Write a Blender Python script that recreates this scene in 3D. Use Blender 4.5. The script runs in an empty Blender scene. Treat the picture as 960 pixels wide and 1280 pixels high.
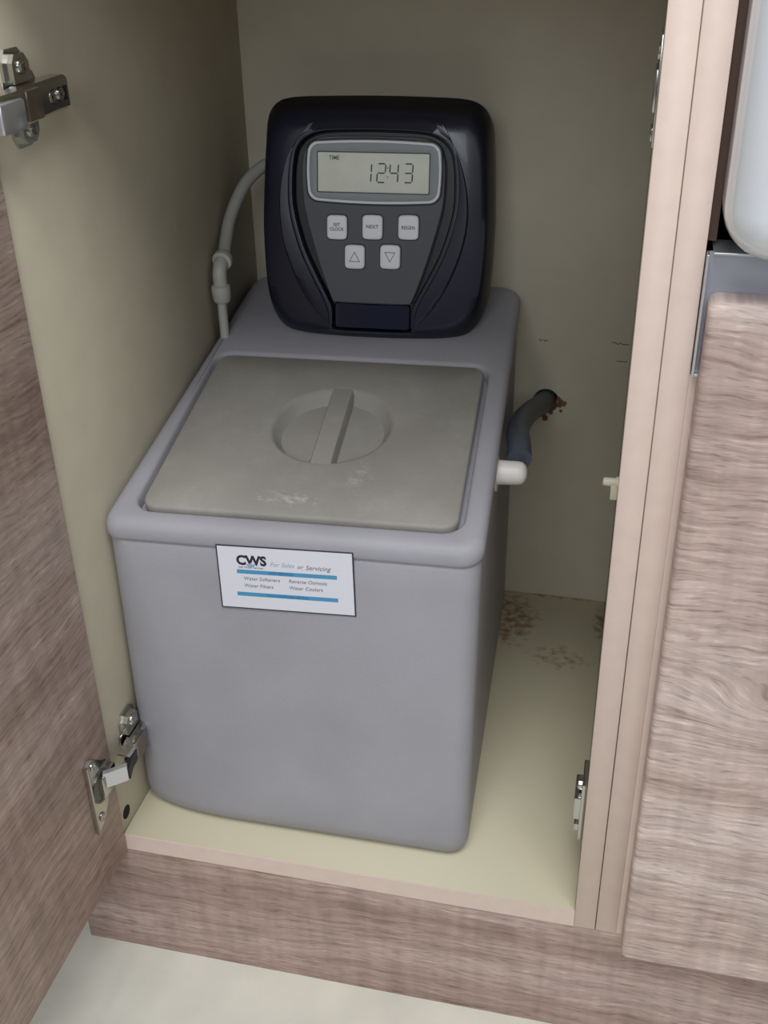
import bpy, bmesh, math, random
from mathutils import Vector, Matrix
random.seed(4)
sc = bpy.context.scene
COL = sc.collection

# ---------------------------------------------------------------- camera
cam = bpy.data.cameras.new('camera')
cam.sensor_fit = 'VERTICAL'; cam.sensor_height = 24.0; cam.lens = 24.0 * 1364.04 / 1280.0
cam.clip_start = 0.01
cam_o = bpy.data.objects.new('camera', cam); COL.objects.link(cam_o)
Rr = Vector((0.97402712, 0.22578571, -0.01708737)); Ru = Vector((-0.09808133, 0.48872467, 0.86690729)); Rf = Vector((-0.2040863, 0.84271526, -0.49817644))
M = Matrix((Rr, Ru, -Rf)).transposed().to_4x4(); M.translation = Vector((0.41185, -0.65397, 0.76094))
cam_o.matrix_world = M
sc.camera = cam_o

# ---------------------------------------------------------------- light
w = bpy.data.worlds.new('world'); sc.world = w; w.use_nodes = True
bg = w.node_tree.nodes['Background']; bg.inputs[0].default_value = (0.80, 0.88, 1.0, 1); bg.inputs[1].default_value = 0.16

def area(name, loc, target, size, size_y, power, col):
    l = bpy.data.lights.new(name, 'AREA'); l.shape = 'RECTANGLE'; l.size = size; l.size_y = size_y; l.energy = power; l.color = col
    o = bpy.data.objects.new(name, l); COL.objects.link(o); o.location = loc
    o.rotation_euler = (Vector(target) - Vector(loc)).to_track_quat('-Z', 'Y').to_euler()
    return o
area('window_light', (0.45, -2.7, 1.7), (0.3, 0, 0.2), 1.4, 1.2, 27, (0.88, 0.93, 1.0))
area('ceiling_light', (0.55, -1.0, 2.6), (0.35, 0.0, 0.2), 1.5, 1.1, 46, (0.98, 0.98, 1.0))

vs = sc.view_settings
vs.view_transform = 'Standard'; vs.look = 'None'; vs.exposure = -0.06; vs.gamma = 1.0; vs.use_curve_mapping = False

# ---------------------------------------------------------------- helpers
def lin(c):
    return tuple((x / 255 / 12.92 if x / 255 <= 0.04045 else ((x / 255 + 0.055) / 1.055) ** 2.4) for x in c) + (1,)

def mat(name, c, rough=0.5, metal=0.0, bump=0.0, bscale=400, var=0.0, vscale=6, spec=0.5, coat=0.0):
    m = bpy.data.materials.new(name); m.use_nodes = True
    nt = m.node_tree; b = nt.nodes['Principled BSDF']
    b.inputs['Base Color'].default_value = lin(c); b.inputs['Roughness'].default_value = rough; b.inputs['Metallic'].default_value = metal
    b.inputs['Specular IOR Level'].default_value = spec; b.inputs['Coat Weight'].default_value = coat
    tc = nt.nodes.new('ShaderNodeTexCoord')
    if bump:
        n = nt.nodes.new('ShaderNodeTexNoise'); n.inputs['Scale'].default_value = bscale; n.inputs['Detail'].default_value = 3
        nt.links.new(tc.outputs['Object'], n.inputs['Vector'])
        bp = nt.nodes.new('ShaderNodeBump'); bp.inputs['Strength'].default_value = bump; bp.inputs['Distance'].default_value = 0.001
        nt.links.new(n.outputs['Fac'], bp.inputs['Height']); nt.links.new(bp.outputs['Normal'], b.inputs['Normal'])
    if var:
        n = nt.nodes.new('ShaderNodeTexNoise'); n.inputs['Scale'].default_value = vscale; n.inputs['Detail'].default_value = 5
        nt.links.new(tc.outputs['Object'], n.inputs['Vector'])
        r = nt.nodes.new('ShaderNodeValToRGB')
        r.color_ramp.elements[0].position = 0.3; r.color_ramp.elements[1].position = 0.7
        r.color_ramp.elements[0].color = lin([max(0, x * (1 - var)) for x in c]); r.color_ramp.elements[1].color = lin([min(255, x * (1 + var)) for x in c])
        nt.links.new(n.outputs['Fac'], r.inputs[0]); nt.links.new(r.outputs[0], b.inputs['Base Color'])
    return m

class NT:
    """tiny expression helper for node trees"""
    def __init__(s, nt): s.nt = nt
    def node(s, t, **k):
        n = s.nt.nodes.new(t)
        for a, v in k.items(): setattr(n, a, v)
        return n
    def put(s, sock, v):
        if isinstance(v, bpy.types.NodeSocket): s.nt.links.new(v, sock)
        else: sock.default_value = v
    def m(s, op, a, b=0.0, c=None):
        n = s.node('ShaderNodeMath', operation=op); s.put(n.inputs[0], a); s.put(n.inputs[1], b)
        if c is not None: s.put(n.inputs[2], c)
        return n.outputs[0]
    def noise(s, vec, scale, detail=4, rough=0.5):
        n = s.node('ShaderNodeTexNoise'); s.put(n.inputs['Vector'], vec)
        n.inputs['Scale'].default_value = scale; n.inputs['Detail'].default_value = detail; n.inputs['Roughness'].default_value = rough
        return n.outputs['Fac']
    def comb(s, x, y, z):
        n = s.node('ShaderNodeCombineXYZ'); s.put(n.inputs[0], x); s.put(n.inputs[1], y); s.put(n.inputs[2], z); return n.outputs[0]
    def mix(s, f, a, b, mode='MIX'):
        n = s.node('ShaderNodeMix', data_type='RGBA', blend_type=mode); s.put(n.inputs[0], f); s.put(n.inputs[6], a); s.put(n.inputs[7], b); return n.outputs[2]
    def ramp(s, f, stops):
        n = s.node('ShaderNodeValToRGB'); s.put(n.inputs[0], f); e = n.color_ramp.elements
        while len(e) < len(stops): e.new(0.5)
        for el, (p, c) in zip(e, stops): el.position = p; el.color = c
        return n.outputs[0]

def wood(name, along, offs=(0, 0), knots=(), tint=(1, 1, 1)):
    """limed oak print; grain runs along axis 'X' or 'Y', Z is across"""
    m = bpy.data.materials.new(name); m.use_nodes = True
    nt = m.node_tree; b = nt.nodes['Principled BSDF']; e = NT(nt)
    tc = e.node('ShaderNodeTexCoord'); sx = e.node('ShaderNodeSeparateXYZ'); nt.links.new(tc.outputs['Object'], sx.inputs[0])
    a = e.m('ADD', sx.outputs[along], offs[0]); c0 = e.m('ADD', sx.outputs['Z'], offs[1])
    low = e.noise(e.comb(e.m('MULTIPLY', a, 2.2), e.m('MULTIPLY', c0, 5.0), 0.3), 1.0, 3)
    c = e.m('MULTIPLY_ADD', e.m('SUBTRACT', low, 0.5), 0.05, c0)
    wav = e.noise(e.comb(e.m('MULTIPLY', a, 22.0), e.m('MULTIPLY', c0, 26.0), 7.7), 1.0, 2)
    c = e.m('MULTIPLY_ADD', e.m('SUBTRACT', wav, 0.5), 0.009, c)
    for (ka, kc, amp, ra, rc) in knots:
        da = e.m('DIVIDE', e.m('SUBTRACT', sx.outputs[along], ka), ra); dc = e.m('DIVIDE', e.m('SUBTRACT', sx.outputs['Z'], kc), rc)
        g = e.m('POWER', 2.718, e.m('MULTIPLY', e.m('ADD', e.m('MULTIPLY', da, da), e.m('MULTIPLY', dc, dc)), -1.0))
        c = e.m('MULTIPLY_ADD', g, amp, c)
    broad = e.noise(e.comb(e.m('MULTIPLY', a, 1.0), e.m('MULTIPLY', c, 16.0), 1.7), 1.0, 4, 0.55)
    fine = e.noise(e.comb(e.m('MULTIPLY', a, 16.0), e.m('MULTIPLY', c, 260.0), 4.1), 1.0, 5, 0.65)
    rings = e.noise(e.comb(e.m('MULTIPLY', a, 6.0), e.m('MULTIPLY', c, 110.0), 9.0), 1.0, 3, 0.6)
    fleck = e.noise(e.comb(e.m('MULTIPLY', a, 60.0), e.m('MULTIPLY', c, 430.0), 2.0), 1.0, 2, 0.5)
    cross = e.noise(e.comb(e.m('MULTIPLY', a, 70.0), e.m('MULTIPLY', c, 9.0), 6.0), 1.0, 2, 0.5)
    T = lambda *q: lin([x * t for x, t in zip(q, tint)])
    col = e.ramp(broad, [(0.28, T(160, 141, 132)), (0.45, T(180, 162, 152)), (0.58, T(196, 181, 172)), (0.74, T(190, 178, 172))])
    rr = e.ramp(rings, [(0.32, (0.74, 0.70, 0.68, 1)), (0.47, (0.93, 0.92, 0.91, 1)), (0.62, (1.06, 1.05, 1.05, 1)), (0.70, (1, 1, 1, 1))])
    col = e.mix(0.75, col, rr, 'MULTIPLY')
    fr = e.ramp(fine, [(0.32, (0.66, 0.62, 0.60, 1)), (0.47, (1, 1, 1, 1)), (0.66, (1.2, 1.2, 1.22, 1))])
    col = e.mix(0.8, col, fr, 'MULTIPLY')
    fl = e.ramp(fleck, [(0.30, (0.62, 0.58, 0.56, 1)), (0.42, (1, 1, 1, 1)), (0.58, (1, 1, 1, 1)), (0.68, (1.3, 1.3, 1.33, 1))])
    col = e.mix(0.8, col, fl, 'MULTIPLY')
    cr = e.ramp(cross, [(0.35, (0.88, 0.88, 0.89, 1)), (0.65, (1.10, 1.10, 1.10, 1))])
    col = e.mix(0.8, col, cr, 'MULTIPLY')
    nt.links.new(col, b.inputs['Base Color']); b.inputs['Roughness'].default_value = 0.55
    bp = e.node('ShaderNodeBump'); bp.inputs['Strength'].default_value = 0.15; bp.inputs['Distance'].default_value = 0.0004
    nt.links.new(e.m('ADD', fine, fleck), bp.inputs['Height']); nt.links.new(bp.outputs['Normal'], b.inputs['Normal'])
    return m

def link(name, bm, m, parent=None, smooth=False, sharp=0.6):
    me = bpy.data.meshes.new(name)
    bmesh.ops.recalc_face_normals(bm, faces=bm.faces)
    if smooth:
        for f in bm.faces: f.smooth = True
        for ed in bm.edges:
            if len(ed.link_faces) == 2 and ed.calc_face_angle(0) > sharp: ed.smooth = False
    bm.to_mesh(me); bm.free()
    if isinstance(m, (list, tuple)):
        for k in m: me.materials.append(k)
    else: me.materials.append(m)
    o = bpy.data.objects.new(name, me); COL.objects.link(o)
    if parent: o.parent = parent
    return o

def box(bm, x0, x1, y0, y1, z0, z1, bev=0.0, seg=2):
    r = bmesh.ops.create_cube(bm, size=1.0)
    v = r['verts']
    for q in v: q.co = Vector(((x0 + x1) / 2 + q.co.x * (x1 - x0), (y0 + y1) / 2 + q.co.y * (y1 - y0), (z0 + z1) / 2 + q.co.z * (z1 - z0)))
    if bev:
        es = list({ed for q in v for ed in q.link_edges})
        bmesh.ops.bevel(bm, geom=es, offset=bev, segments=seg, affect='EDGES', profile=0.5)
    return v

def boxo(name, dims, m, parent=None, bev=0.0, seg=2):
    bm = bmesh.new(); box(bm, *dims, bev=bev, seg=seg)
    return link(name, bm, m, parent, smooth=bev > 0, sharp=0.9 if bev else 0.5)

def loft(bm, rings, cap0=True, cap1=True, closed=True):
    vr = [[bm.verts.new(p) for p in r] for r in rings]
    n = len(rings[0])
    for a, b in zip(vr, vr[1:]):
        for i in range(n if closed else n - 1):
            j = (i + 1) % n
            bm.faces.new((a[i], a[j], b[j], b[i]))
    if cap0: bm.faces.new(list(reversed(vr[0])))
    if cap1: bm.faces.new(vr[-1])
    return vr

def frame_at(d):
    d = d.normalized(); up = Vector((0, 0, 1)) if abs(d.z) < 0.95 else Vector((1, 0, 0))
    x = d.cross(up).normalized(); return x, d.cross(x).normalized()

def lathe(bm, p, d, prof, n=24, cap=True):
    """prof = [(distance along d, radius)]"""
    p = Vector(p); d = Vector(d).normalized(); x, y = frame_at(d)
    rings = [[p + d * t + (x * math.cos(2 * math.pi * i / n) + y * math.sin(2 * math.pi * i / n)) * max(r, 1e-5) for i in range(n)] for t, r in prof]
    loft(bm, rings, cap, cap)

def catmull(pts, k=6, closed=False):
    P = [Vector(p) for p in pts]; out = []; n = len(P)
    rng = range(n if closed else n - 1)
    for i in rng:
        if closed: a, b, c, d = P[(i - 1) % n], P[i], P[(i + 1) % n], P[(i + 2) % n]
        else: a, b, c, d = P[max(i - 1, 0)], P[i], P[i + 1], P[min(i + 2, n - 1)]
        for j in range(k):
            t = j / k
            out.append(0.5 * ((2 * b) + (c - a) * t + (2 * a - 5 * b + 4 * c - d) * t * t + (3 * b - a - 3 * c + d) * t ** 3))
    if not closed: out.append(P[-1])
    return out

def tube(bm, pts, r, n=14, cap=True, k=6):
    c = catmull(pts, k); rings = []
    px = None
    for i, q in enumerate(c):
        d = (c[min(i + 1, len(c) - 1)] - c[max(i - 1, 0)]).normalized()
        if px is None: px, _ = frame_at(d)
        x = (px - d * px.dot(d)).normalized(); y = d.cross(x); px = x
        rings.append([q + (x * math.cos(2 * math.pi * j / n) + y * math.sin(2 * math.pi * j / n)) * r for j in range(n)])
    loft(bm, rings, cap, cap)

def empty(name, label, cat, loc=(0, 0, 0), group=None):
    o = bpy.data.objects.new(name, None); COL.objects.link(o); o.location = loc; o.empty_display_size = 0.05
    o['label'] = label; o['category'] = cat
    if group: o['group'] = group
    return o
def tag(o, label, cat):
    o['label'] = label; o['category'] = cat; return o

# ---------------------------------------------------------------- materials
M_cream = mat('cream melamine', (196, 187, 166), 0.5, bump=0.08, bscale=900, var=0.015, vscale=30)
M_edge = mat('pink beige edging', (226, 205, 192), 0.5, bump=0.06, bscale=500, var=0.015, vscale=60)
M_front = wood('limed oak front', 'X', (0.0, 0.0), knots=((0.535, 0.258, 0.032, 0.050, 0.026), (0.70, 0.12, 0.04, 0.05, 0.03)), tint=(1.09, 1.08, 1.08))  # tint raised: the stronger light on this front is put in its colour
M_plinth = wood('limed oak plinth', 'X', (3.3, 5.2), tint=(0.97, 0.93, 0.92))
M_door = wood('limed oak door', 'Y', (7.7, 1.9), tint=(0.99, 0.96, 0.94))
M_floor = mat('cream floor', (222, 220, 206), 0.45, bump=0.1, bscale=150, var=0.03, vscale=18)
M_wall = mat('painted wall', (205, 200, 190), 0.8, var=0.02)
M_tank = mat('grey moulded plastic', (161, 160, 166), 0.55, bump=0.25, bscale=520, var=0.025, vscale=14)
M_chrome = mat('nickel plated steel', (196, 194, 188), 0.22, metal=1.0)
M_dark = mat('recess shade', (24, 20, 18), 0.9)  # near-black colour stands in for the shade inside holes and slots
M_navy = mat('dark navy gloss plastic', (16, 19, 40), 0.30, bump=0.05, bscale=700, coat=0.15)
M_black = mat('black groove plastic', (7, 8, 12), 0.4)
M_fascia = mat('charcoal fascia', (80, 81, 87), 0.5, bump=0.1, bscale=900)
M_tab = mat('glossy dark blue tab', (12, 14, 44), 0.15, coat=0.5)
M_bezel = mat('grey bezel', (142, 146, 149), 0.5)
M_ring = mat('pale silver ring', (226, 229, 233), 0.4)
M_lcd = mat('display glass', (216, 218, 204), 0.3, var=0.02, vscale=60)
M_ink = mat('display segment', (72, 74, 76), 0.5)
M_button = mat('white button plastic', (236, 237, 242), 0.5)
M_print = mat('grey printing', (104, 104, 110), 0.6)
M_paper = mat('white label vinyl', (224, 225, 233), 0.4)
M_border = mat('label navy border', (52, 54, 68), 0.5)
M_blue = mat('label blue', (74, 150, 192), 0.45)
M_navyink = mat('label dark ink', (36, 34, 54), 0.5)
M_blueink = mat('label light ink', (140, 172, 196), 0.5)
M_barink = mat('label bar ink', (46, 104, 146), 0.5)
M_white = mat('white ceramic', (232, 236, 240), 0.12, coat=0.6)
M_wplastic = mat('white pipe plastic', (226, 222, 216), 0.4)
M_gplastic = mat('pale grey fitting plastic', (186, 184, 176), 0.4)
M_steel = mat('brushed steel', (176, 178, 188), 0.42, metal=0.5, bump=0.05, bscale=200)
M_brightst = mat('bright steel edge', (214, 216, 220), 0.3, metal=0.8)
M_top = mat('pale worktop', (196, 190, 180), 0.4, var=0.05, vscale=80)
M_foam = mat('rust coloured foam', (128, 86, 58), 0.9, bump=0.5, bscale=300, var=0.2, vscale=200)
M_pencil = mat('pencil smudge', (128, 112, 94), 0.9)

def cloudy(name, c, alpha, rough=0.25):
    m = mat(name, c, rough); b = m.node_tree.nodes['Principled BSDF']
    b.inputs['Transmission Weight'].default_value = alpha; b.inputs['IOR'].default_value = 1.3
    return m
M_tube = cloudy('milky tubing', (186, 184, 178), 0.30, 0.4)
M_hose = cloudy('smoky blue hose', (92, 98, 110), 0.3, 0.4)

# rust-stained cream bottom board
M_bottom = bpy.data.materials.new('cream melamine with rust spots'); M_bottom.use_nodes = True
e = NT(M_bottom.node_tree); b = M_bottom.node_tree.nodes['Principled BSDF']; b.inputs['Roughness'].default_value = 0.5
tc = e.node('ShaderNodeTexCoord'); sx = e.node('ShaderNodeSeparateXYZ'); M_bottom.node_tree.links.new(tc.outputs['Object'], sx.inputs[0])
X, Y = sx.outputs['X'], sx.outputs['Y']
def spot(cx, cy, rx, ry):
    dx = e.m('DIVIDE', e.m('SUBTRACT', X, cx), rx); dy = e.m('DIVIDE', e.m('SUBTRACT', Y, cy), ry)
    return e.m('POWER', 2.718, e.m('MULTIPLY', e.m('ADD', e.m('MULTIPLY', dx, dx), e.m('MULTIPLY', dy, dy)), -1.0))
region = spot(0.305, 0.415, 0.060, 0.090)
for s_ in ((0.412, 0.425, 0.020, 0.055), (0.355, 0.474, 0.08, 0.012), (0.365, 0.35, 0.07, 0.05)):
    region = e.m('MAXIMUM', region, e.m('MULTIPLY', spot(*s_), 1.0 if s_[3] != 0.05 else 0.84))
nz = e.noise(tc.outputs['Object'], 120, 2, 0.5); nz2 = e.noise(tc.outputs['Object'], 30, 2, 0.5)
f = e.m('MULTIPLY', e.m('ADD', e.m('MULTIPLY', nz, 0.85), e.m('MULTIPLY', nz2, 0.3)), region)
mask = e.ramp(f, [(0.42, (0, 0, 0, 1)), (0.66, (0.8, 0.8, 0.8, 1))])
colr = e.mix(mask, lin((206, 199, 172)), lin((142, 88, 52)))
M_bottom.node_tree.links.new(colr, b.inputs['Base Color'])

# lid plastic with salt scuffs
M_lid = mat('darker grey lid plastic', (146, 143, 136), 0.6, bump=0.3, bscale=450, var=0.03, vscale=14)
e = NT(M_lid.node_tree); nt = M_lid.node_tree; b = nt.nodes['Principled BSDF']
base = b.inputs['Base Color'].links[0].from_socket
tc = e.node('ShaderNodeTexCoord'); sx = e.node('ShaderNodeSeparateXYZ'); nt.links.new(tc.outputs['Object'], sx.inputs[0]); X, Y = sx.outputs['X'], sx.outputs['Y']
reg = e.m('MAXIMUM', e.m('MAXIMUM', spot(0.150, 0.100, 0.075, 0.030), spot(0.200, 0.135, 0.030, 0.05)), e.m('MAXIMUM', e.m('MULTIPLY', spot(0.21, 0.21, 0.022, 0.05), 0.9), e.m('MULTIPLY', spot(0.11, 0.235, 0.035, 0.02), 0.85)))
n1 = e.noise(e.comb(e.m('MULTIPLY', e.m('ADD', X, e.m('MULTIPLY', Y, -0.8)), 60.0), e.m('MULTIPLY', e.m('ADD', Y, e.m('MULTIPLY', X, 0.6)), 120.0), 0.0), 1.0, 7, 0.8)
mask = e.ramp(e.m('MULTIPLY', n1, reg), [(0.47, (0, 0, 0, 1)), (0.66, (0.6, 0.6, 0.6, 1))])
dust = e.ramp(e.noise(tc.outputs['Object'], 22, 5, 0.7), [(0.5, (0, 0, 0, 1)), (0.8, (0.25, 0.25, 0.25, 1))])
c1 = e.mix(dust, base, lin((186, 184, 176))); c1 = e.mix(mask, c1, lin((206, 204, 196)))
nt.links.new(c1, b.inputs['Base Color'])

# ---------------------------------------------------------------- setting
FZ = -0.155
def struct(name, dims, m):
    o = boxo(name, dims, m); o['kind'] = 'structure'; return o
struct('floor', (-1.4, 2.0, -2.6, 0.60, FZ - 0.03, FZ), M_floor)
struct('wall_back', (-1.4, 2.0, 0.60, 0.66, FZ - 0.03, 2.5), M_wall)

# ---------------------------------------------------------------- softener cabinet
LX = -0.002
cab = empty('base_cabinet', 'open cream-lined kitchen base cabinet holding the grey water softener', 'cabinet', (0.206, 0.25, FZ))
CI = Matrix.Translation(-Vector((0.206, 0.25, FZ)))
def child(o, parent_loc=(0.206, 0.25, FZ)):
    o.location = -Vector(parent_loc); return o
TOPZ = 0.785
def panel(name, dims, m, par):
    o = boxo(name, dims, m, par, bev=0.0005, seg=1); return o
sl = child(panel('side_panel', (LX - 0.018, LX, 0.001, 0.50, -0.018, TOPZ), M_cream, cab))
boxo('edge_banding', (LX - 0.018, LX, -0.0005, 0.0009, -0.018, TOPZ), M_edge, sl)
sr = child(panel('side_panel', (0.414, 0.432, 0.001, 0.50, -0.018, TOPZ), M_cream, cab))
boxo('edge_banding', (0.414, 0.4318, -0.0005, 0.0009, -0.018, TOPZ), M_edge, sr, bev=0.0004, seg=1)
bt = child(panel('bottom_panel', (LX + 0.0001, 0.4139, 0.001, 0.4735, -0.018, 0.0), M_bottom, cab))
boxo('edge_banding', (LX + 0.0001, 0.4139, -0.0005, 0.0009, -0.018, 0.0), M_edge, bt)
child(panel('top_rail', (LX + 0.0001, 0.4139, 0.001, 0.10, TOPZ - 0.018, TOPZ), M_cream, cab))
# back panel with a round pipe hole
bm = bmesh.new()
hx, hz, hr, n = 0.327, 0.2585, 0.0145, 32
x0, x1, z0, z1 = LX + 0.0001, 0.4139, -0.018, TOPZ
def backring(y, kind):
    out = []
    for i in range(n):
        a = 2 * math.pi * (i + 0.5) / n; c, s = math.cos(a), math.sin(a)
        if kind == 'h': out.append(Vector((hx + hr * c, y, hz + hr * s)))
        else:
            tx = ((x1 - hx) if c > 0 else (x0 - hx)) / c; tz = ((z1 - hz) if s > 0 else (z0 - hz)) / s
            t = min(tx, tz); out.append(Vector((hx + t * c, y, hz + t * s)))
    return out
# snap nearest rays to the four corners so the outline is a true rectangle
ro = backring(0.474, 'r')
for cx, cz in ((x0, z0), (x0, z1), (x1, z0), (x1, z1)):
    i = min(range(n), key=lambda k: (ro[k].x - cx) ** 2 + (ro[k].z - cz) ** 2); ro[i].x = cx; ro[i].z = cz
ro2 = [Vector((v.x, 0.482, v.z)) for v in ro]
loft(bm, [backring(0.474, 'h'), ro, ro2, backring(0.482, 'h'), backring(0.474, 'h')], False, False)
bmesh.ops.remove_doubles(bm, verts=bm.verts, dist=1e-6)
bp = child(link('back_panel', bm, M_cream, cab))
# rust-coloured foam crumbs poking from the hole
for i in range(13):
    a = random.uniform(-2.3, 0.35); r = hr + random.uniform(-0.001, 0.007)
    bm = bmesh.new(); bmesh.ops.create_icosphere(bm, subdivisions=2, radius=random.uniform(0.0016, 0.0038))
    for v in bm.verts: v.co *= random.uniform(0.7, 1.25)
    bmesh.ops.translate(bm, verts=bm.verts, vec=(hx + r * math.cos(a), 0.4725, hz + r * math.sin(a)))
    link('foam_crumb', bm, M_foam, bp, smooth=True)
# pencil smudges
for pts in ([(0.316, 0.331), (0.3175, 0.3285), (0.319, 0.331)], [(0.3205, 0.331), (0.322, 0.3285), (0.3235, 0.3305), (0.325, 0.329)], [(0.393, 0.3325), (0.397, 0.3322), (0.4, 0.3305), (0.402, 0.3325), (0.4045, 0.331), (0.412, 0.3308)], [(0.400, 0.3115), (0.411, 0.3112)]):
    bm = bmesh.new(); tube(bm, [(x, 0.474, z) for x, z in pts], 0.00055, 6, k=3); link('pencil_mark', bm, M_pencil, bp)
# shelf pin on the right side
bm = bmesh.new()
lathe(bm, (0.4141, 0.10, 0.362), (-1, 0, 0), [(0, 0.0045), (0.002, 0.0045), (0.0022, 0.0035), (0.011, 0.0033), (0.0118, 0.0025)], 16)
box(bm, 0.4085, 0.414, 0.0965, 0.1035, 0.348, 0.361, 0.001)
pin = child(link('shelf_pin', bm, mat('cream pin plastic', (214, 208, 184), 0.5), cab, smooth=True))
# dark dowel hole in the left side, near the floor
bm = bmesh.new(); lathe(bm, (LX, 0.012, 0.0165), (1, 0, 0), [(-0.001, 0.0068), (0.0003, 0.0068), (0.0004, 0.0045), (0.0004, 0.001)], 24)
child(link('dowel_cap', bm, M_dark, cab, smooth=True))
bm = bmesh.new(); lathe(bm, (LX, 0.02, 0.686), (1, 0, 0), [(-0.001, 0.004), (0.0003, 0.004), (0.0004, 0.002)], 20)
child(link('dowel_cap', bm, M_dark, cab, smooth=True))

# --- door, swung open to ninety degrees
DX = 0.0004
door = child(boxo('door', (DX - 0.019, DX, -0.450, -0.0012, -0.0195, 0.782), M_door, cab, bev=0.001, seg=2))

# --- hinges
def hinge(zc, full=True):
    """concealed hinge: cup flange on the door, arm, cross mounting plate on the side panel"""
    bm = bmesh.new(); X0 = LX
    # mounting plate: central bed + two wings
    box(bm, X0, X0 + 0.0025, 0.020, 0.060, zc - 0.012, zc + 0.012, 0.0008)
    for s in (1, -1):
        prof = [(0.024, 0.008), (0.024, 0.024), (0.029, 0.031), (0.045, 0.031), (0.051, 0.026), (0.053, 0.018), (0.060, 0.014), (0.063, 0.008)]
        loft(bm, [[Vector((X0 + h, y, zc + s * z)) for y, z in prof] for h in (0.0, 0.0022)])
        loft(bm, [[Vector((X0 + h, y, zc + s * z)) for y, z in ((0.027, 0.010), (0.027, 0.023), (0.031, 0.028), (0.043, 0.028), (0.048, 0.022), (0.048, 0.010))] for h in (0.002, 0.0075)])
    o = child(link('hinge_plate', bm, M_chrome, cab, smooth=True, sharp=0.5))
    for s in (1, -1):
        b2 = bmesh.new(); lathe(b2, (X0 + 0.0075, 0.0375, zc + s * 0.020), (1, 0, 0), [(-0.001, 0.0052), (0.0012, 0.005), (0.0022, 0.0035), (0.0012, 0.0012)], 20)
        link('screw', b2, M_chrome, o, smooth=True)
    # arm: bent U channel
    bm = bmesh.new()
    sec = [(-0.0085, 0.003), (-0.0085, 0.013), (-0.0068, 0.0155), (0.0068, 0.0155), (0.0085, 0.013), (0.0085, 0.003), (0.0072, 0.003), (0.0072, 0.0125), (0.006, 0.0142), (-0.006, 0.0142), (-0.0072, 0.0125), (-0.0072, 0.003)]
    rings = []
    zp = zc
    if full: zc = zc - 0.002; sec = [(z * 1.32, h) for z, h in sec]; ye = 0.082
    else: ye = 0.060
    for y, dx, k in ((ye, -0.001, 0.95), (ye - 0.001, 0.0, 1.0), (ye - 0.02, 0.0, 1.0), (0.036, 0.0015, 1.02), (0.022, 0.003, 1.02), (0.008, 0.004, 0.95)) + (((-0.014, 0.002, 0.9), (-0.020, -0.001, 0.85)) if full else ((0.004, 0.004, 0.9),)):
        rings.append([Vector((X0 + dx + h * k, y, zc + z * k)) for z, h in sec])
    loft(bm, rings)
    arm = child(link('hinge_arm', bm, M_chrome, cab, smooth=True, sharp=0.5))
    # slots and screws on the arm
    for y, ln in (((0.076, 0.0025), (0.068, 0.0022), (0.056, 0.0042)) if full else ((0.052, 0.003),)):
        b2 = bmesh.new(); box(b2, X0 + 0.0148, X0 + 0.0160, y - ln, y + ln, zc - 0.0048, zc + 0.0048, 0.0005)
        link('arm_slot', b2, M_dark, arm)
    for y in ((0.057, 0.069) if full else (0.052,)):
        b2 = bmesh.new(); lathe(b2, (X0 + 0.0152, y, zc), (1, 0, 0), [(0, 0.0042), (0.0012, 0.0042), (0.0018, 0.003), (0.0008, 0.0012)], 18)
        link('screw', b2, M_chrome, arm, smooth=True)
    b2 = bmesh.new(); box(b2, X0 + 0.0150, X0 + 0.0195, 0.018, 0.038, zc - 0.0098, zc + 0.0098, 0.0015)
    link('arm_cover', b2, mat('warm worn nickel', (150, 138, 122), 0.35, metal=0.9), arm, smooth=True)
    if full:
        b2 = bmesh.new(); box(b2, X0 + 0.0155, X0 + 0.0215, -0.018, 0.0120, zc - 0.0120, zc + 0.0070, 0.002)
        link('arm_tip', b2, M_brightst, arm, smooth=True)
    if not full:   # bright link that stands away from the side panel and bends back to the cup
        b2 = bmesh.new()
        path = [(DX + 0.004, -0.024), (0.0115, -0.018), (0.0205, -0.010)]
        off = 0.0022; zl, zh = zc - 0.0045, zc + 0.0115
        ringsl = []
        for i, (x, y) in enumerate(path):
            ringsl.append([Vector((x - off * 0.4, y + off, zl)), Vector((x + off * 0.4, y - off, zl)), Vector((x + off * 0.4, y - off, zh)), Vector((x - off * 0.4, y + off, zh))])
        loft(b2, ringsl); bmesh.ops.bevel(b2, geom=[e_ for e_ in b2.edges if e_.is_manifold and e_.calc_face_angle(0) > 0.8], offset=0.0006, segments=1, affect='EDGES')
        link('bent_link', b2, M_brightst, arm, smooth=True)
        b2 = bmesh.new()
        loft(b2, [[Vector((x - 0.002, y, z)) for z in (zc - 0.006,)] + [Vector((x + 0.002, y, zc - 0.006)), Vector((x + 0.002, y, zc + 0.006)), Vector((x - 0.002, y, zc + 0.006))] for x, y in ((0.0195, -0.009), (0.016, 0.004), (0.0145, 0.020))])
        link('link_bar', b2, mat('dark oiled steel', (70, 64, 58), 0.4, metal=0.8), arm)
    zc = zp
    # cup flange on the door face
    zz = zc - 0.002
    bm = bmesh.new()
    prof = [(-0.046, -0.038), (-0.046, 0.038), (-0.040, 0.041), (-0.030, 0.034), (-0.018, 0.022), (-0.012, 0.018), (-0.012, -0.018), (-0.018, -0.022), (-0.030, -0.036), (-0.040, -0.041)]
    loft(bm, [[Vector((DX + h, y, zz + z)) for y, z in prof] for h in (0.0, 0.0016)])
    box(bm, DX + 0.0010, DX + 0.0050, -0.047, -0.0445, zz - 0.038, zz + 0.038, 0.0006)
    cup = child(link('hinge_cup', bm, M_chrome, cab, smooth=True, sharp=0.5))
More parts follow.
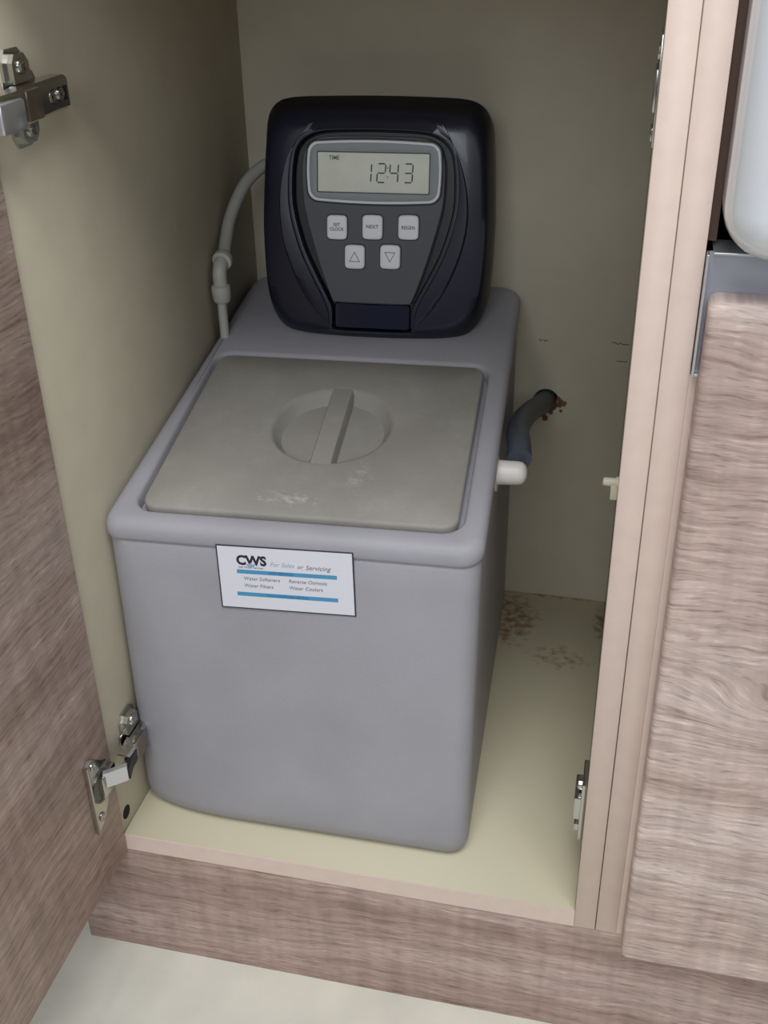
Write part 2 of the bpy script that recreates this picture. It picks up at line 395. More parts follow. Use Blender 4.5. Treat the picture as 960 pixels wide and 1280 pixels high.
    b2 = bmesh.new(); lathe(b2, (DX + 0.0014, -0.026, zz), (1, 0, 0), [(0.0, 0.0155), (0.0014, 0.0155), (0.0014, 0.0135), (0.0006, 0.0130), (0.0004, 0.002)], 28)
    link('cup_well', b2, M_dark if full else mat('dull nickel', (120, 120, 112), 0.4, metal=0.8), cup, smooth=True)
    for s in (1, -1):
        b2 = bmesh.new(); lathe(b2, (DX + 0.0014, -0.034, zz + s * 0.029), (1, 0, 0), [(0, 0.0045), (0.0014, 0.0042), (0.0022, 0.0025), (0.0014, 0.001)], 18)
        link('screw', b2, M_chrome, cup, smooth=True)
    b2 = bmesh.new(); box(b2, DX + 0.0015, DX + 0.0065, -0.030, -0.006, zz - 0.011, zz + 0.011, 0.001)
    link('cup_bridge', b2, M_chrome, cup, smooth=True)
hinge(0.642)
hinge(0.088, False)
# spare mounting plates on the right side panel
for zc, th in ((0.088, 0.010), (0.655, 0.0032)):
    bm = bmesh.new()
    box(bm, 0.414 - th * 0.45, 0.414, 0.026, 0.058, zc - 0.031, zc + 0.031, 0.001)
    box(bm, 0.414 - th, 0.414, 0.030, 0.060, zc - 0.012, zc + 0.012, 0.0012)
    box(bm, 0.414 - th * 0.85, 0.414, 0.034, 0.050, zc - 0.029, zc - 0.021, 0.001)
    o = child(link('hinge_plate', bm, M_chrome, cab, smooth=True, sharp=0.5))
    b2 = bmesh.new(); lathe(b2, (0.414 - th * 0.45, 0.040, zc + 0.020), (-1, 0, 0), [(0, 0.0052), (th * 0.3, 0.005), (th * 0.45, 0.0028)], 20); link('screw', b2, M_chrome, o, smooth=True)

# ---------------------------------------------------------------- plinth and worktop
p = boxo('plinth', (-0.06, 1.07, 0.0005, 0.018, FZ, -0.0185), M_plinth)
tag(p, 'wood-grain plinth board along the floor below the cabinets', 'plinth')
p = boxo('worktop', (-0.06, 0.4505, -0.020, 0.598, TOPZ + 0.0005, TOPZ + 0.038), M_top, bev=0.002)
tag(p, 'pale kitchen worktop lying over the open cabinet, above the picture', 'worktop')

# ---------------------------------------------------------------- sink cabinet (right)
SO = (0.75, 0.25, FZ)
sc_ = empty('sink_cabinet', 'wood-grain fronted cabinet under the white sink, right of the open one', 'cabinet', SO)
ch = lambda o: child(o, SO)
s1 = ch(panel('side_panel', (0.4323, 0.4500, 0.001, 0.50, -0.018, TOPZ), M_cream, sc_))
boxo('edge_banding', (0.4325, 0.4500, -0.0005, 0.0009, -0.018, TOPZ), M_edge, s1, bev=0.0004, seg=1)
ch(panel('side_panel', (1.052, 1.070, 0.001, 0.50, -0.018, TOPZ), M_cream, sc_))
ch(boxo('filler_strip', (0.4500, 0.4600, 0.0002, 0.016, -0.018, 0.4948), M_edge, sc_))
M_brown = mat('dim interior brown', (84, 62, 52), 0.7)
ch(boxo('gap_shade', (0.4501, 0.4554, 0.006, 0.020, 0.577, TOPZ), M_brown, sc_))  # added strip: dim cabinet interior in the gap, painted dark brown
ch(panel('bottom_panel', (0.4502, 1.0518, 0.0165, 0.482, -0.018, 0.0), M_cream, sc_))
ch(panel('back_panel', (0.4502, 1.0518, 0.484, 0.494, -0.018, TOPZ), M_brown, sc_))
# front board with rounded outline corners
def roundfront(name, x0, x1, z0, z1, r, y0, y1, m, par, eb=0.0035):
    bm = bmesh.new()
    def outl(ins, y):
        out = []; rr = r - ins if r > ins else 0.0005
        for cx, cz, a0 in ((x1 - r, z1 - r, 0), (x0 + r, z1 - r, 90), (x0 + r, z0 + r, 180), (x1 - r, z0 + r, 270)):
            for k in range(7):
                a = math.radians(a0 + 15 * k); out.append(Vector((cx + rr * math.cos(a), y, cz + rr * math.sin(a))))
        return out
    rings = [outl(0, y1)]
    for k in range(5):
        a = math.radians(22.5 * k); rings.append(outl(eb * (1 - math.cos(a)), y0 + eb * (1 - math.sin(a))))
    loft(bm, rings)
    return link(name, bm, m, par, smooth=True, sharp=0.7)
fr = ch(roundfront('door', 0.4545, 1.066, -0.022, 0.5485, 0.006, -0.0215, -0.001, M_front, sc_))
# steel bracket between front board and sink
bm = bmesh.new()
box(bm, 0.4520, 1.050, -0.0006, 0.0010, 0.497, 0.5725)
ch_b = ch(link('steel_bracket', bm, M_steel, sc_))
bm = bmesh.new(); box(bm, 0.4506, 0.4520, -0.0085, 0.0010, 0.497, 0.5725, 0.0003); link('bracket_flange', bm, M_brightst, ch_b)
bm = bmesh.new(); box(bm, 0.4540, 1.050, -0.0080, 0.0200, 0.5726, 0.5740, 0.0003); link('bracket_flange', bm, M_brightst, ch_b)
bm = bmesh.new(); box(bm, 0.4522, 0.4620, -0.0045, 0.0010, 0.4950, 0.4969, 0.0003); link('bracket_lip', bm, M_brightst, ch_b)

# ---------------------------------------------------------------- sink
def rrect(x0, x1, y0, y1, r, z, k=8):
    out = []
    for cx, cy, a0 in ((x1 - r, y1 - r, 0), (x0 + r, y1 - r, 90), (x0 + r, y0 + r, 180), (x1 - r, y0 + r, 270)):
        for i in range(k + 1):
            a = math.radians(a0 + 90 * i / k); out.append(Vector((cx + r * math.cos(a), cy + r * math.sin(a), z)))
    return out
bm = bmesh.new()
sx0, sx1, sy0, sy1, sz0, sz1 = 0.4555, 1.046, -0.045, 0.44, 0.5745, 0.822
rings = []
R_ = 0.028
for k in range(9):
    a = math.radians(90 * k / 8); ins = R_ * (1 - math.sin(a)); rings.append(rrect(sx0 + ins, sx1 - ins, sy0 + ins, sy1 - ins, max(0.032 - ins, 0.006), sz0 + R_ * (1 - math.cos(a))))
rings.append(rrect(sx0, sx1, sy0, sy1, 0.032, sz1 - 0.008)); rings.append(rrect(sx0 + 0.003, sx1 - 0.003, sy0 + 0.003, sy1 - 0.003, 0.030, sz1 - 0.002)); rings.append(rrect(sx0 + 0.008, sx1 - 0.008, sy0 + 0.008, sy1 - 0.008, 0.026, sz1))
t = 0.022
rings.append(rrect(sx0 + t, sx1 - t, sy0 + t, sy1 - t, 0.03, sz1 - 0.002)); rings.append(rrect(sx0 + t + .004, sx1 - t - .004, sy0 + t + .004, sy1 - t - .004, 0.03, sz0 + 0.05)); rings.append(rrect(sx0 + t + .03, sx1 - t - .03, sy0 + t + .03, sy1 - t - .03, 0.02, sz0 + 0.024))
loft(bm, rings)
sk = link('sink', bm, M_white, None, smooth=True, sharp=1.2)
tag(sk, 'white glazed ceramic sink with rounded corner above the wood-grain front', 'sink')
bm = bmesh.new(); lathe(bm, ((sx0 + sx1) / 2, 0.2, sz0 + 0.024), (0, 0, 1), [(0, 0.045), (0.002, 0.045), (0.0025, 0.04), (0.001, 0.02)], 28); link('drain_ring', bm, M_chrome, sk, smooth=True)

# ---------------------------------------------------------------- water softener
SW = empty('water_softener', 'grey plastic water softener with black digital head inside the open cabinet', 'water softener', (0.155, 0.25, 0.0))
swc = lambda o: child(o, (0.155, 0.25, 0.0))
def Hz(x, y): return 0.310 + 0.2 * (y - 0.054)
def corner_ring(c, rad, zf, k=8, side=6):
    """rounded quadrilateral. c = FL,FR,BR,BL (x,y); rad = [(along previous side, along next side)]"""
    P = [Vector((x, y)) for x, y in c]; out = []
    arcs = []
    for i in range(4):
        a = P[(i - 1) % 4]; q = P[i]; d = P[(i + 1) % 4]
        u = (a - q).normalized(); v = (d - q).normalized(); ru, rv = rad[i]
        cen = q + u * ru + v * rv; arc = []
        for j in range(k + 1):
            t = math.pi / 2 * j / k
            arc.append(cen - v * rv * math.cos(t) - u * ru * math.sin(t))
        arcs.append(arc)
    for i in range(4):
        out += arcs[i]
        s = arcs[i][-1]; t_ = arcs[(i + 1) % 4][0]
        for j in range(1, side): out.append(s.lerp(t_, j / side))
    return [Vector((p.x, p.y, zf(p.x, p.y) if callable(zf) else zf)) for p in out]
def inset(c, d):
    P = [Vector((x, y)) for x, y in c]; out = []
    for i in range(4):
        a = P[(i - 1) % 4]; q = P[i]; b_ = P[(i + 1) % 4]
        u = (a - q).normalized(); v = (b_ - q).normalized(); out.append(tuple(q + (u + v) * d))
    return out
top = [(0.0005, 0.0515), (0.3155, 0.0620), (0.2935, 0.464), (0.0045, 0.460)]
bot = [(0.0005, 0.0310), (0.3150, 0.0335), (0.2935, 0.458), (0.0040, 0.455)]
def lerpc(t): return [tuple(Vector(a).lerp(Vector(b_), t)) for a, b_ in zip(bot, top)]
def rads(t, d=0.0):
    fl = (0.026 + (0.015 - 0.026) * t, 0.095 + (0.015 - 0.095) * t)
    r = [fl, (0.020, 0.018), (0.02, 0.02), (0.02, 0.02)]
    return [(max(a - d, 0.003), max(b_ - d, 0.003)) for a, b_ in r]
bm = bmesh.new(); rings = []
for z, ins in ((0.0, 0.014), (0.0005, 0.010), (0.003, 0.006), (0.007, 0.003), (0.012, 0.001), (0.020, 0.0)):
    rings.append(corner_ring(inset(lerpc(0), ins), rads(0, ins), z))
for t in (0.12, 0.25, 0.4, 0.55, 0.7, 0.85, 0.925):
    rings.append(corner_ring(lerpc(t), rads(t), lambda x, y, t=t: 0.020 * (1 - t) + t * (Hz(x, y) - 0.0)))
for dz, ins in ((-0.0175, 0.0), (-0.0165, -0.0014), (-0.014, -0.0020), (-0.007, -0.0018), (-0.003, 0.0002), (-0.0008, 0.0035), (0.0, 0.008)):
    rings.append(corner_ring(inset(top, ins), rads(1, max(ins, 0)), lambda x, y, dz=dz: Hz(x, y) + dz))
lid_c = [(0.0250, 0.0730), (0.2930, 0.0840), (0.2800, 0.3100), (0.0170, 0.3010)]
lr = [(0.014, 0.014)] * 4
op = inset(lid_c, -0.0045)
lrr = lambda d: [(0.014 + d, 0.014 + d)] * 4
for dz, ins in ((0.0, -0.0035), (-0.0006, -0.0015), (-0.0025, 0.0), (-0.012, 0.001), (-0.0122, 0.004)):
    rings.append(corner_ring(inset(op, ins), lrr(0.004 - ins), lambda x, y, dz=dz: Hz(x, y) + dz))
loft(bm, rings)
tank = swc(link('tank', bm, M_tank, SW, smooth=True, sharp=0.9))

# lid
bm = bmesh.new(); rings = []
LT = 0.0005     # lid surface sits this far above rim plane
for dz, ins in ((-0.0115, 0.001), (-0.003, 0.0), (-0.001, 0.0008), (0.0, 0.0025)):
    rings.append(corner_ring(inset(lid_c, ins), lrr(-ins), lambda x, y, dz=dz: Hz(x, y) + LT + dz))
base_r = rings[-1]; rc = Vector((0.158, 0.203)); rr_ = 0.055
def circ(r, dz, sq=1.0):
    out = []
    for p in base_r:
        d = Vector((p.x, p.y)) - rc; a = math.atan2(d.y, d.x); x = rc.x + r * math.cos(a); y = rc.y + r * math.sin(a)
        out.append(Vector((x, y, Hz(x, y) + LT + dz)))
    return out
mid = [a.lerp(b_, 0.5) for a, b_ in zip(base_r, circ(rr_ + 0.003, 0.0))]
rings.append(mid)
for r, dz in ((rr_ + 0.003, 0.0), (rr_, -0.0008), (rr_ - 0.002, -0.0035), (rr_ - 0.005, -0.0080), (rr_ - 0.010, -0.0135), (rr_ - 0.018, -0.0195), (rr_ - 0.030, -0.0245), (rr_ - 0.040, -0.0268), (0.008, -0.0275)): rings.append(circ(r, dz))
loft(bm, rings)
lid = swc(link('lid', bm, M_lid, SW, smooth=True, sharp=0.9))
# grip bar across the recess
bm = bmesh.new(); rings = []
ax = Vector((0.0, 1.0)); L_ = rr_ + 0.0005; px_ = Vector((1, 0)); ang = math.radians(4)
ax = Vector((-math.sin(ang), math.cos(ang))); px_ = Vector((ax.y, -ax.x))
for s in (-1.0, -0.98, -0.8, -0.4, 0.0, 0.4, 0.8, 0.98, 1.0):
    c = rc + ax * (L_ * s); e_ = 0.0008 if abs(s) > 0.97 else 0.0
    ring = []
    deep = -0.0005 - 0.0275 * max(0.0, 1 - abs(s) ** 6)
    for wdt, dz in ((-0.0118, deep - 0.001), (-0.0100, -0.0018), (-0.0088, 0.0004 - e_), (0.0088, 0.0004 - e_), (0.0100, -0.0018), (0.0118, deep - 0.001)):
        q = c + px_ * wdt; ring.append(Vector((q.x, q.y, Hz(q.x, q.y) + LT + dz)))
    rings.append(ring)
loft(bm, rings)
gr = link('lid_grip', bm, M_lid, lid, smooth=True, sharp=0.5)

# ---- sticker on the front face
def front_pt(x, z):
    t = (z - 0.020) / (Hz(x, 0.054) - 0.020); u = (x - 0.003) / 0.311
    y = (0.0310 + 0.0025 * u) * (1 - t) + (0.0515 + 0.0105 * u) * t
    return Vector((x, y, z))
a_, b_, c_ = front_pt(0.0985, 0.297), front_pt(0.2130, 0.3005), front_pt(0.0985, 0.240)
ex = (b_ - a_).normalized(); nn = ex.cross(c_ - a_).normalized(); nn = -nn if nn.y > 0 else nn
ez = nn.cross(ex).normalized(); ez = -ez if ez.z < 0 else ez
SM = Matrix((ex, -nn, ez)).transposed().to_4x4(); SM.translation = a_ + nn * 0.0009   # local x right, z up, -y outward
st_w, st_h = 0.1155, 0.0590
def place(o, m, parent_m=None): o.matrix_basis = m
bm = bmesh.new(); box(bm, 0, st_w, -0.0004, 0.0006, -st_h, 0, 0.0)
stick = link('sticker', bm, M_border, SW)
stick.matrix_basis = Matrix.Translation((-0.155, -0.25, 0)) @ SM
bm = bmesh.new(); box(bm, 0.0012, st_w - 0.0012, -0.0006, 0.0, -st_h + 0.0012, -0.0012); link('sticker_face', bm, M_paper, stick)
for z in (-0.0255, -0.0465):
    bm = bmesh.new(); box(bm, 0.0165 if z > -0.03 else 0.0150, 0.1010, -0.0007, 0.0, z, z + 0.0036); link('blue_bar', bm, M_blue, stick)

def text(name, s, size, loc, m, parent, mode='XZ', shear=0.0, bold=0.0, align='LEFT', depth=0.00006, squash=1.0):
    cu = bpy.data.curves.new(name, 'FONT'); cu.body = s; cu.size = size; cu.extrude = depth; cu.shear = shear; cu.offset = bold
    cu.align_x = align; cu.align_y = 'CENTER'; cu.resolution_u = 3
    tmp = bpy.data.objects.new(name, cu); COL.objects.link(tmp); bpy.context.view_layer.update()
    me = bpy.data.meshes.new_from_object(tmp.evaluated_get(bpy.context.evaluated_depsgraph_get()))
    bpy.data.objects.remove(tmp); bpy.data.curves.remove(cu)
    me.materials.clear(); me.materials.append(m)
    for v in me.vertices:
        x, y, z = v.co
        v.co = Vector((x * squash + loc[0], -z + loc[1], y + loc[2])) if mode == 'XZ' else Vector((x * squash + loc[0], y + loc[1], z + loc[2]))
    o = bpy.data.objects.new(name, me); COL.objects.link(o); o.parent = parent; return o
ty = -0.00066
text('lettering', 'CWS', 0.0118, (0.0168, ty, -0.0135), M_navyink, stick, bold=0.00050, squash=0.98)
text('lettering', 'Soft Water Services', 0.0026, (0.0182, ty, -0.0196), M_print, stick)
bm = bmesh.new(); 
loft(bm, [[Vector((0.0288 + x, y, -0.0172 + z)) for x, z in ((-0.0042, 0.0014), (-0.0015, 0.0004), (0, 0.0022), (0.0015, 0.0004), (0.0042, 0.0014), (0.0028, -0.0010), (0, -0.0026), (-0.0028, -0.0010))] for y in (-0.00082, -0.00055)])
link('logo_mark', bm, M_blueink, stick)
text('lettering', 'For Sales', 0.0056, (0.0450, ty, -0.0156), M_blueink, stick, shear=0.35)
text('lettering', 'or', 0.0052, (0.0680, ty, -0.0163), M_print, stick, shear=0.35)
text('lettering', 'Servicing', 0.0058, (0.0750, ty, -0.0166), M_print, stick, shear=0.35)
text('lettering', 'OUR SERVICES', 0.0032, (0.0540, -0.00075, -0.0237), M_barink, stick, align='CENTER')
text('lettering', 'Water Softeners', 0.0046, (0.0215, ty, -0.0300), M_print, stick, shear=0.15)
text('lettering', 'Water Filters', 0.0046, (0.0215, ty, -0.0366), M_print, stick, shear=0.15)
text('lettering', 'Reverse Osmosis', 0.0046, (0.0600, ty, -0.0300), M_print, stick, shear=0.15)
text('lettering', 'Water Coolers', 0.0046, (0.0600, ty, -0.0362), M_print, stick, shear=0.15)
text('lettering', 'www.cwssoftwater.services', 0.0032, (0.0580, -0.00075, -0.0447), M_barink, stick, align='CENTER')

# ---- white spigot on the right flank
bm = bmesh.new()
sp0 = Vector((0.3075, 0.199, 0.309)); sd = Vector((1, 0.03, 0.04))
lathe(bm, sp0, sd, [(-0.004, 0.008), (0.0, 0.0172), (0.0018, 0.0172), (0.0022, 0.0110), (0.020, 0.0105), (0.0235, 0.0098), (0.0262, 0.0075), (0.0276, 0.004), (0.028, 0.001)], 28)
swc(link('overflow_spigot', bm, M_wplastic, SW, smooth=True, sharp=0.7))

# ---- elbow fitting at the back left
bm = bmesh.new(); lathe(bm, (0.0100, 0.333, 0.362), (0, 0.0, 1), [(0, 0.0046), (0.046, 0.0046)], 20)
stem = swc(link('riser_pipe', bm, M_gplastic, SW, smooth=True))
bm = bmesh.new()
lathe(bm, (0.0105, 0.333, 0.402), (0, 0, 1), [(0, 0.0072), (0.002, 0.0088), (0.013, 0.0098), (0.0165, 0.0092), (0.018, 0.0072)], 24)
tube(bm, [(0.0105, 0.333, 0.418), (0.0105, 0.333, 0.430), (0.0103, 0.338, 0.438), (0.0100, 0.346, 0.441)], 0.0070, 20)
lathe(bm, (0.0102, 0.341, 0.440), (0.0, 1, 0.25), [(0, 0.0072), (0.001, 0.0098), (0.006, 0.0102), (0.009, 0.0090), (0.011, 0.006)], 24)
swc(link('elbow_fitting', bm, M_gplastic, SW, smooth=True, sharp=0.7))

# ---- control head
ang = math.radians(3); tl = math.atan(0.18)
hx_ = Vector((math.cos(ang), math.sin(ang), 0)); n0 = Vector((math.sin(ang), -math.cos(ang), 0))
hv = Vector((-n0.x * math.sin(tl), -n0.y * math.sin(tl), math.cos(tl))); hw = hx_.cross(hv)
HM = Matrix((hx_, hv, hw)).transposed().to_4x4(); HM.translation = Vector((0.160, 0.341, 0.3655))  # local x right, y up, z outward
UC = 0.0020
def sym(half, k=5):
    """closed outline from right-half points listed top centre -> bottom centre"""
    right = [Vector((x, y, 0)) for x, y in half]
    left = [Vector((-x, y, 0)) for x, y in reversed(half[1:-1])]
    pts = catmull(right + left, k, closed=True)
    return [Vector((p.x + UC, p.y, 0)) for p in pts]
def lift(o, w): return [Vector((p.x, p.y, w)) for p in o]
outer = [(0, .2320), (.05, .2313), (.084, .2295), (.099, .2235), (.1065, .211), (.1090, .190), (.1115, .15), (.1128, .11), (.1112, .06), (.1070, .034), (.0975, .0155), (.082, .0065), (.05, .0025), (0, .0012)]
inner = [(0, .2135), (.05, .2125), (.082, .2085), (.0935, .2010), (.1000, .1890), (.1035, .172), (.1065, .135), (.1075, .10), (.1045, .058), (.0985, .036), (.0885, .0215), (.074, .0140), (.045, .0105), (0, .0095)]
gap = [(0, .2010), (.045, .1995), (.062, .1950), (.0715, .187), (.0760, .177), (.0785, .155), (.0775, .127), (.0680, .092), (.0560, .066), (.0445, .0440), (.0400, .0330), (.0395, .0200), (.0370, .0135), (0, .0125)]
O_, I_, G_ = sym(outer), sym(inner), sym(gap)
def scale(o, sx_, cy, sy_): return [Vector(((p.x - UC) * sx_ + UC, cy + (p.y - cy) * sy_, 0)) for p in o]
HE = bpy.data.objects.new('control_head', None)
bm = bmesh.new(); rings = []
rings.append(lift(scale(O_, 0.90, 0.10, 0.90), -0.118)); rings.append(lift(scale(O_, 0.94, 0.08, 0.93), -0.114)); rings.append(lift(scale(O_, 1.0, 0.0, 0.975), -0.06))
rings.append(lift(scale(O_, 1.012, 0.0, 0.985), -0.032)); rings.append(lift(scale(O_, 1.010, 0.0, 0.992), -0.022)); rings.append(lift(scale(O_, 1.0, 0.0, 0.995), -0.0165))
for s in (0.35, 0.7, 0.9): rings.append([a.lerp(b2, s) + Vector((0, 0, -0.0165 + 0.0165 * math.sin(s * math.pi / 2) ** 1.0)) for a, b2 in zip(lift(scale(O_, 1.0, 0, 0.995), 0), lift(I_, 0))])
rings.append(lift(I_, 0.0005))
for s in (0.15, 0.5, 0.93): rings.append([a.lerp(b2, s) + Vector((0, 0, 0.0012 + 0.0045 * s)) for a, b2 in zip(lift(I_, 0), lift(G_, 0))])
rings.append(lift(G_, 0.0050)); rings.append(lift(scale(G_, 0.985, 0.10, 0.985), -0.006))
loft(bm, rings)
for f_ in bm.faces:
    if f_.calc_center_median().z < -0.004: f_.material_index = 1
head = link('control_head', bm, [M_navy, mat('soft black cover plastic', (20, 20, 24), 0.42)], SW, smooth=True, sharp=0.6)
bpy.data.objects.remove(HE)
head.matrix_basis = Matrix.Translation((-0.155, -0.25, 0)) @ HM

def plate(name, outl, w0, w1, m, ins=0.0008, cy=0.1, par=None):
    bm = bmesh.new(); c = sum(outl, Vector()) / len(outl)
    sh = [c + (p - c) * (1 - ins / max((p - c).length, 1e-6)) for p in outl]
    loft(bm, [lift(outl, w0), lift(outl, w1 - ins), lift(sh, w1)])
    return link(name, bm, m, par or head, smooth=True, sharp=0.6)
gb = [Vector((p.x, p.y, 0)) for p in scale(G_, 0.982, 0.10, 0.982)]
plate('groove', gb, -0.008, -0.0048, M_black)
# charcoal fascia
fa = sym([(0, .1955), (.045, .1945), (.0585, .1905), (.0650, .1835), (.0685, .170), (.0685, .145), (.0660, .125), (.0565, .090), (.0480, .064), (.0395, .0425), (.0350, .0400), (0, .0395)])
plate('fascia', fa, -0.0052, 0.0050, M_fascia, ins=0.0012)
# glossy tab below
tb = sym([(0, .0390), (.030, .0390), (.0370, .0383), (.0380, .0350), (.0378, .0180), (.0365, .0150), (.030, .0145), (0, .0140)], 3)
plate('lower_tab', tb, -0.0052, 0.0008, M_tab, ins=0.0012)
# crescent wings each side of the groove
for s in (1, -1):
    outp = [(.0560, .2105), (.0640, .2075), (.0735, .1925), (.0850, .1660), (.0912, .135), (.0895, .1040), (.0790, .0700), (.0640, .0420), (.0480, .0220)]
    inp = [(.0425, .0175), (.0425, .0300), (.0480, .0450), (.0595, .0665), (.0712, .0920), (.0806, .1265), (.0815, .155), (.0785, .1785), (.0735, .1905), (.0630, .1985)]
    if s == -1:
        outp = [(.0560, .2080), (.0620, .2050), (.0715, .1940), (.0835, .1740), (.0905, .143), (.0895, .1050), (.0810, .0750), (.0670, .0450), (.0480, .0220)]
    c1 = catmull([(x * s + UC, y, 0) for x, y in outp], 5); c2 = catmull([(x * s + UC, y, 0) for x, y in inp], 5)
    n1 = 44
    def resamp(c, n):
        L = [0]
        for a, b2 in zip(c, c[1:]): L.append(L[-1] + (b2 - a).length)
        out = []
        for i in range(n):
            t = L[-1] * i / (n - 1); j = max(k for k in range(len(L)) if L[k] <= t + 1e-12); j = min(j, len(c) - 2)
            out.append(c[j].lerp(c[j + 1], (t - L[j]) / max(L[j + 1] - L[j], 1e-9)))
        return out
    A = resamp(c1, n1); B = list(reversed(resamp(c2, n1)))
    bm = bmesh.new(); rows = []
    for i, (a, b2) in enumerate(zip(A, B)):
        f_ = math.sin(math.pi * (i + 0.5) / n1) ** 0.5
        r = [Vector((a.x, a.y, 0.000)), Vector((a.x, a.y, 0.0035 + 0.0028 * f_)), a.lerp(b2, 0.10) + Vector((0, 0, 0.0042 + 0.0034 * f_)), a.lerp(b2, 0.5) + Vector((0, 0, 0.0052 + 0.0022 * f_)), a.lerp(b2, 0.92) + Vector((0, 0, 0.0056 + 0.0012 * f_)), Vector((b2.x, b2.y, 0.0050)), Vector((b2.x, b2.y, -0.001))]
        rows.append(r)
    loft(bm, rows)
    link('side_wing', bm, M_navy, head, smooth=True, sharp=0.6)
# display: pale ring, grey bezel, glass
def barrel(hw_, hh, bulge, cu, cv, r=0.008, k=6):
    out = []
    corners = ((1, 1), (-1, 1), (-1, -1), (1, -1))
    for idx, (a, b2) in enumerate(corners):
        cx, cy = a * (hw_ - r), b2 * (hh - r); a0 = idx * 90
        for i in range(k + 1):
            t = math.radians(a0 + 90 * i / k); out.append((cx + r * math.cos(t), cy + r * math.sin(t)))
        nx, ny = corners[(idx + 1) % 4]
        s0 = out[-1]; t0 = math.radians(a0 + 90); s1_ = (nx * (hw_ - r) + r * math.cos(t0), ny * (hh - r) + r * math.sin(t0))
        for i in range(1, 10): out.append((s0[0] + (s1_[0] - s0[0]) * i / 10, s0[1] + (s1_[1] - s0[1]) * i / 10))
    return [Vector((cu + x * (1 + 0.6 * bulge * (1 - (y / hh) ** 2)), cv + y * (1 + bulge * 1.6 * (1 - (x / hw_) ** 2)), 0)) for x, y in out]
cu, cv = 0.0030, 0.1630
def ringo(name, o1, o2, w0, w1, m):
    bm = bmesh.new(); loft(bm, [lift(o1, w0), lift(o1, w1 - 0.0006), lift([a.lerp(b2, 0.3) for a, b2 in zip(o1, o2)], w1), lift([a.lerp(b2, 0.7) for a, b2 in zip(o1, o2)], w1), lift(o2, w1 - 0.0006), lift(o2, w0), lift(o1, w0)], False, False)
    bmesh.ops.remove_doubles(bm, verts=bm.verts, dist=1e-7)
    return link(name, bm, m, head, smooth=True, sharp=0.6)
B1, B2, B3 = barrel(0.0620, 0.0262, 0.06, cu, cv), barrel(0.0597, 0.0240, 0.06, cu, cv, 0.0068), barrel(0.0535, 0.0182, 0.0, cu - 0.0006, cv - 0.0006, 0.0012)
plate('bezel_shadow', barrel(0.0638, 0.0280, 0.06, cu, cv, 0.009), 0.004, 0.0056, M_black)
ringo('bezel_ring', B1, B2, 0.0045, 0.0078, M_ring)
ringo('bezel', B2, B3, 0.0045, 0.0070, M_bezel)
plate('display', barrel(0.0540, 0.0187, 0.0, cu - 0.0006, cv - 0.0006, 0.0012), 0.0045, 0.0060, M_lcd, ins=0.0003)
bmf = ringo('display_frame', barrel(0.0540, 0.0187, 0.0, cu - 0.0006, cv - 0.0006, 0.0012), barrel(0.0531, 0.0178, 0.0, cu - 0.0006, cv - 0.0006, 0.0010), 0.0058, 0.0073, M_fascia)
# seven-segment digits 12:43
def seg_digit(ch, x, y, h, wd):
    bm = bmesh.new(); t = 0.0013; g = 0.0004; sl_ = 0.05
    S = {'a': ((0, h), (wd, h)), 'b': ((wd, h), (wd, h / 2)), 'c': ((wd, h / 2), (wd, 0)), 'd': ((0, 0), (wd, 0)), 'e': ((0, h / 2), (0, 0)), 'f': ((0, h), (0, h / 2)), 'g': ((0, h / 2), (wd, h / 2))}
    D = {'1': 'bc', '2': 'abged', '4': 'fgbc', '3': 'abgcd'}[ch]
    for k in D:
        (xa, ya), (xb, yb) = S[k]; a = Vector((xa, ya, 0)); b2 = Vector((xb, yb, 0)); d = (b2 - a).normalized(); nrm = Vector((-d.y, d.x, 0)); a += d * g; b2 -= d * g
        pts = [a, a + d * t / 2 + nrm * t / 2, b2 - d * t / 2 + nrm * t / 2, b2, b2 - d * t / 2 - nrm * t / 2, a + d * t / 2 - nrm * t / 2]
        loft(bm, [[Vector((x + p.x + p.y * sl_, y + p.y, w_)) for p in pts] for w_ in (0.0060, 0.00615)])
    return link('display_digit', bm, M_ink, head)
hd = 0.0168
seg_digit('1', 0.0000 - 0.0070, 0.1540, hd, 0.0072); seg_digit('2', 0.0060, 0.1540, hd, 0.0077); seg_digit('4', 0.0180, 0.1541, hd, 0.0077); seg_digit('3', 0.0318, 0.1543, hd, 0.0077)
bm = bmesh.new()
for yy in (0.1585, 0.1665): box(bm, 0.0158, 0.0168, yy, yy + 0.0011, 0.0060, 0.00615)
link('display_colon', bm, M_ink, head)
text('display_lettering', 'TIME', 0.0052, (-0.0400, 0.1752, 0.00612), M_ink, head, mode='XY', bold=0.00008, squash=0.9)
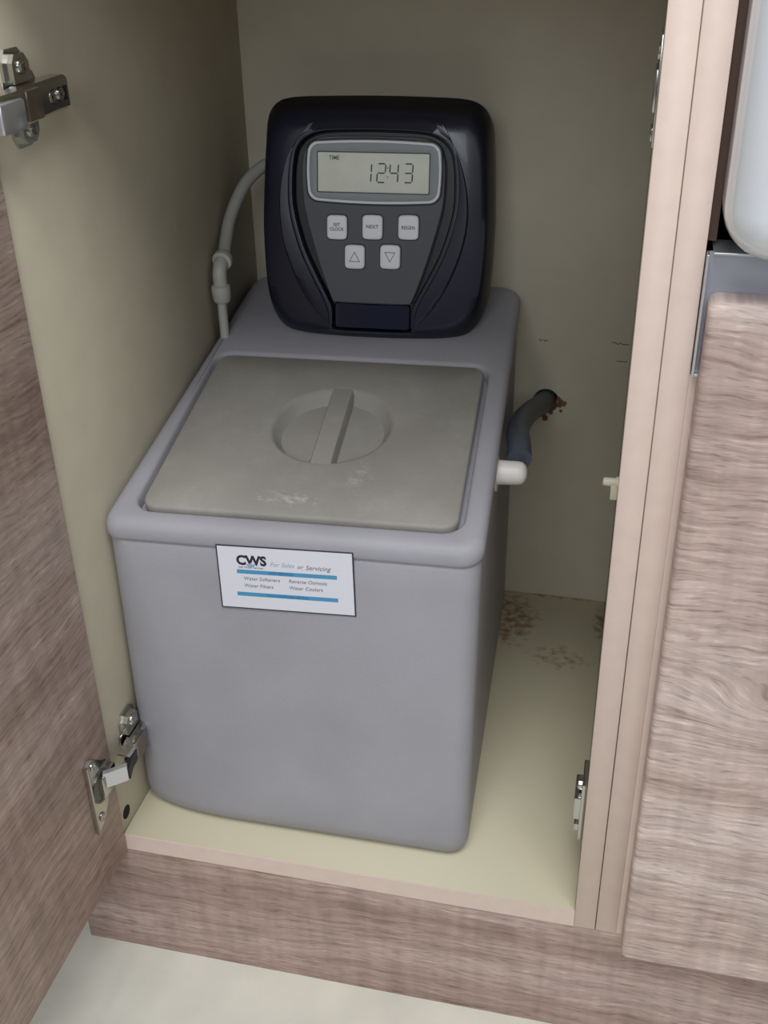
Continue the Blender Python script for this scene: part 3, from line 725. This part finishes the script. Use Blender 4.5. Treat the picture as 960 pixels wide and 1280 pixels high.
# buttons
def button(cx, cy):
    bm = bmesh.new(); o = barrel(0.0096, 0.0108, 0.035, cx, cy, 0.0030, 4)
    c = Vector((cx, cy, 0)); sh = lambda d: [c + (p - c) * (1 - d / (p - c).length) for p in o]
    loft(bm, [lift(o, 0.0042), lift(o, 0.0066), lift(sh(0.0006), 0.0074), lift(sh(0.002), 0.0077)])
    b2 = link('button', bm, M_button, head, smooth=True, sharp=0.8)
    plate('button_surround', barrel(0.0105, 0.0117, 0.035, cx, cy, 0.0034, 4), 0.004, 0.0053, M_black, ins=0.0002)
for cx, cy in ((-0.0322, 0.1118), (0.0024, 0.1128), (0.0372, 0.1136), (-0.0147, 0.0845), (0.0200, 0.0855)): button(cx, cy)
bw = 0.0078
text('button_lettering', 'SET', 0.0043, (-0.0322, 0.1142, bw), M_print, head, mode='XY', align='CENTER', bold=0.0001)
text('button_lettering', 'CLOCK', 0.0043, (-0.0322, 0.1100, bw), M_print, head, mode='XY', align='CENTER', bold=0.0001, squash=0.95)
text('button_lettering', 'NEXT', 0.0047, (0.0024, 0.1133, bw), M_print, head, mode='XY', align='CENTER', bold=0.0001)
text('button_lettering', 'REGEN', 0.0044, (0.0372, 0.1133, bw), M_print, head, mode='XY', align='CENTER', bold=0.0001, squash=0.95)
for cx, cy, s in ((-0.0147, 0.0845, 1), (0.0200, 0.0855, -1)):
    bm = bmesh.new(); T1 = [Vector((cx, cy + s * 0.0052, 0)), Vector((cx - 0.0054, cy - s * 0.0046, 0)), Vector((cx + 0.0054, cy - s * 0.0046, 0))]
    cc = sum(T1, Vector()) / 3; T2 = [cc + (p - cc) * 0.80 for p in T1]
    loft(bm, [lift(T1, 0.0075), lift(T1, 0.00785), lift(T2, 0.00785), lift(T2, 0.0075)], False, False)
    link('button_arrow', bm, M_print, head)

# ---------------------------------------------------------------- loose tubing
bm = bmesh.new()
tube(bm, [(0.0100, 0.351, 0.4425), (0.0085, 0.360, 0.452), (0.0095, 0.378, 0.475), (0.0180, 0.398, 0.500), (0.0300, 0.414, 0.514), (0.0450, 0.428, 0.521), (0.0600, 0.438, 0.520)], 0.0062, 16)
t1 = link('brine_tube', bm, M_tube, None, smooth=True)
tag(t1, 'milky plastic tube rising from the small elbow to behind the black head', 'tube')
bm = bmesh.new()
tube(bm, [(0.3270, 0.2105, 0.3180), (0.3235, 0.235, 0.3205), (0.3170, 0.280, 0.3110), (0.3155, 0.340, 0.2960), (0.3190, 0.400, 0.2800), (0.3250, 0.450, 0.2650), (0.3270, 0.500, 0.2560)], 0.0108, 20)
t2 = link('drain_hose', bm, M_hose, None, smooth=True)
tag(t2, 'smoky blue hose from the white spigot into the back panel hole', 'hose')
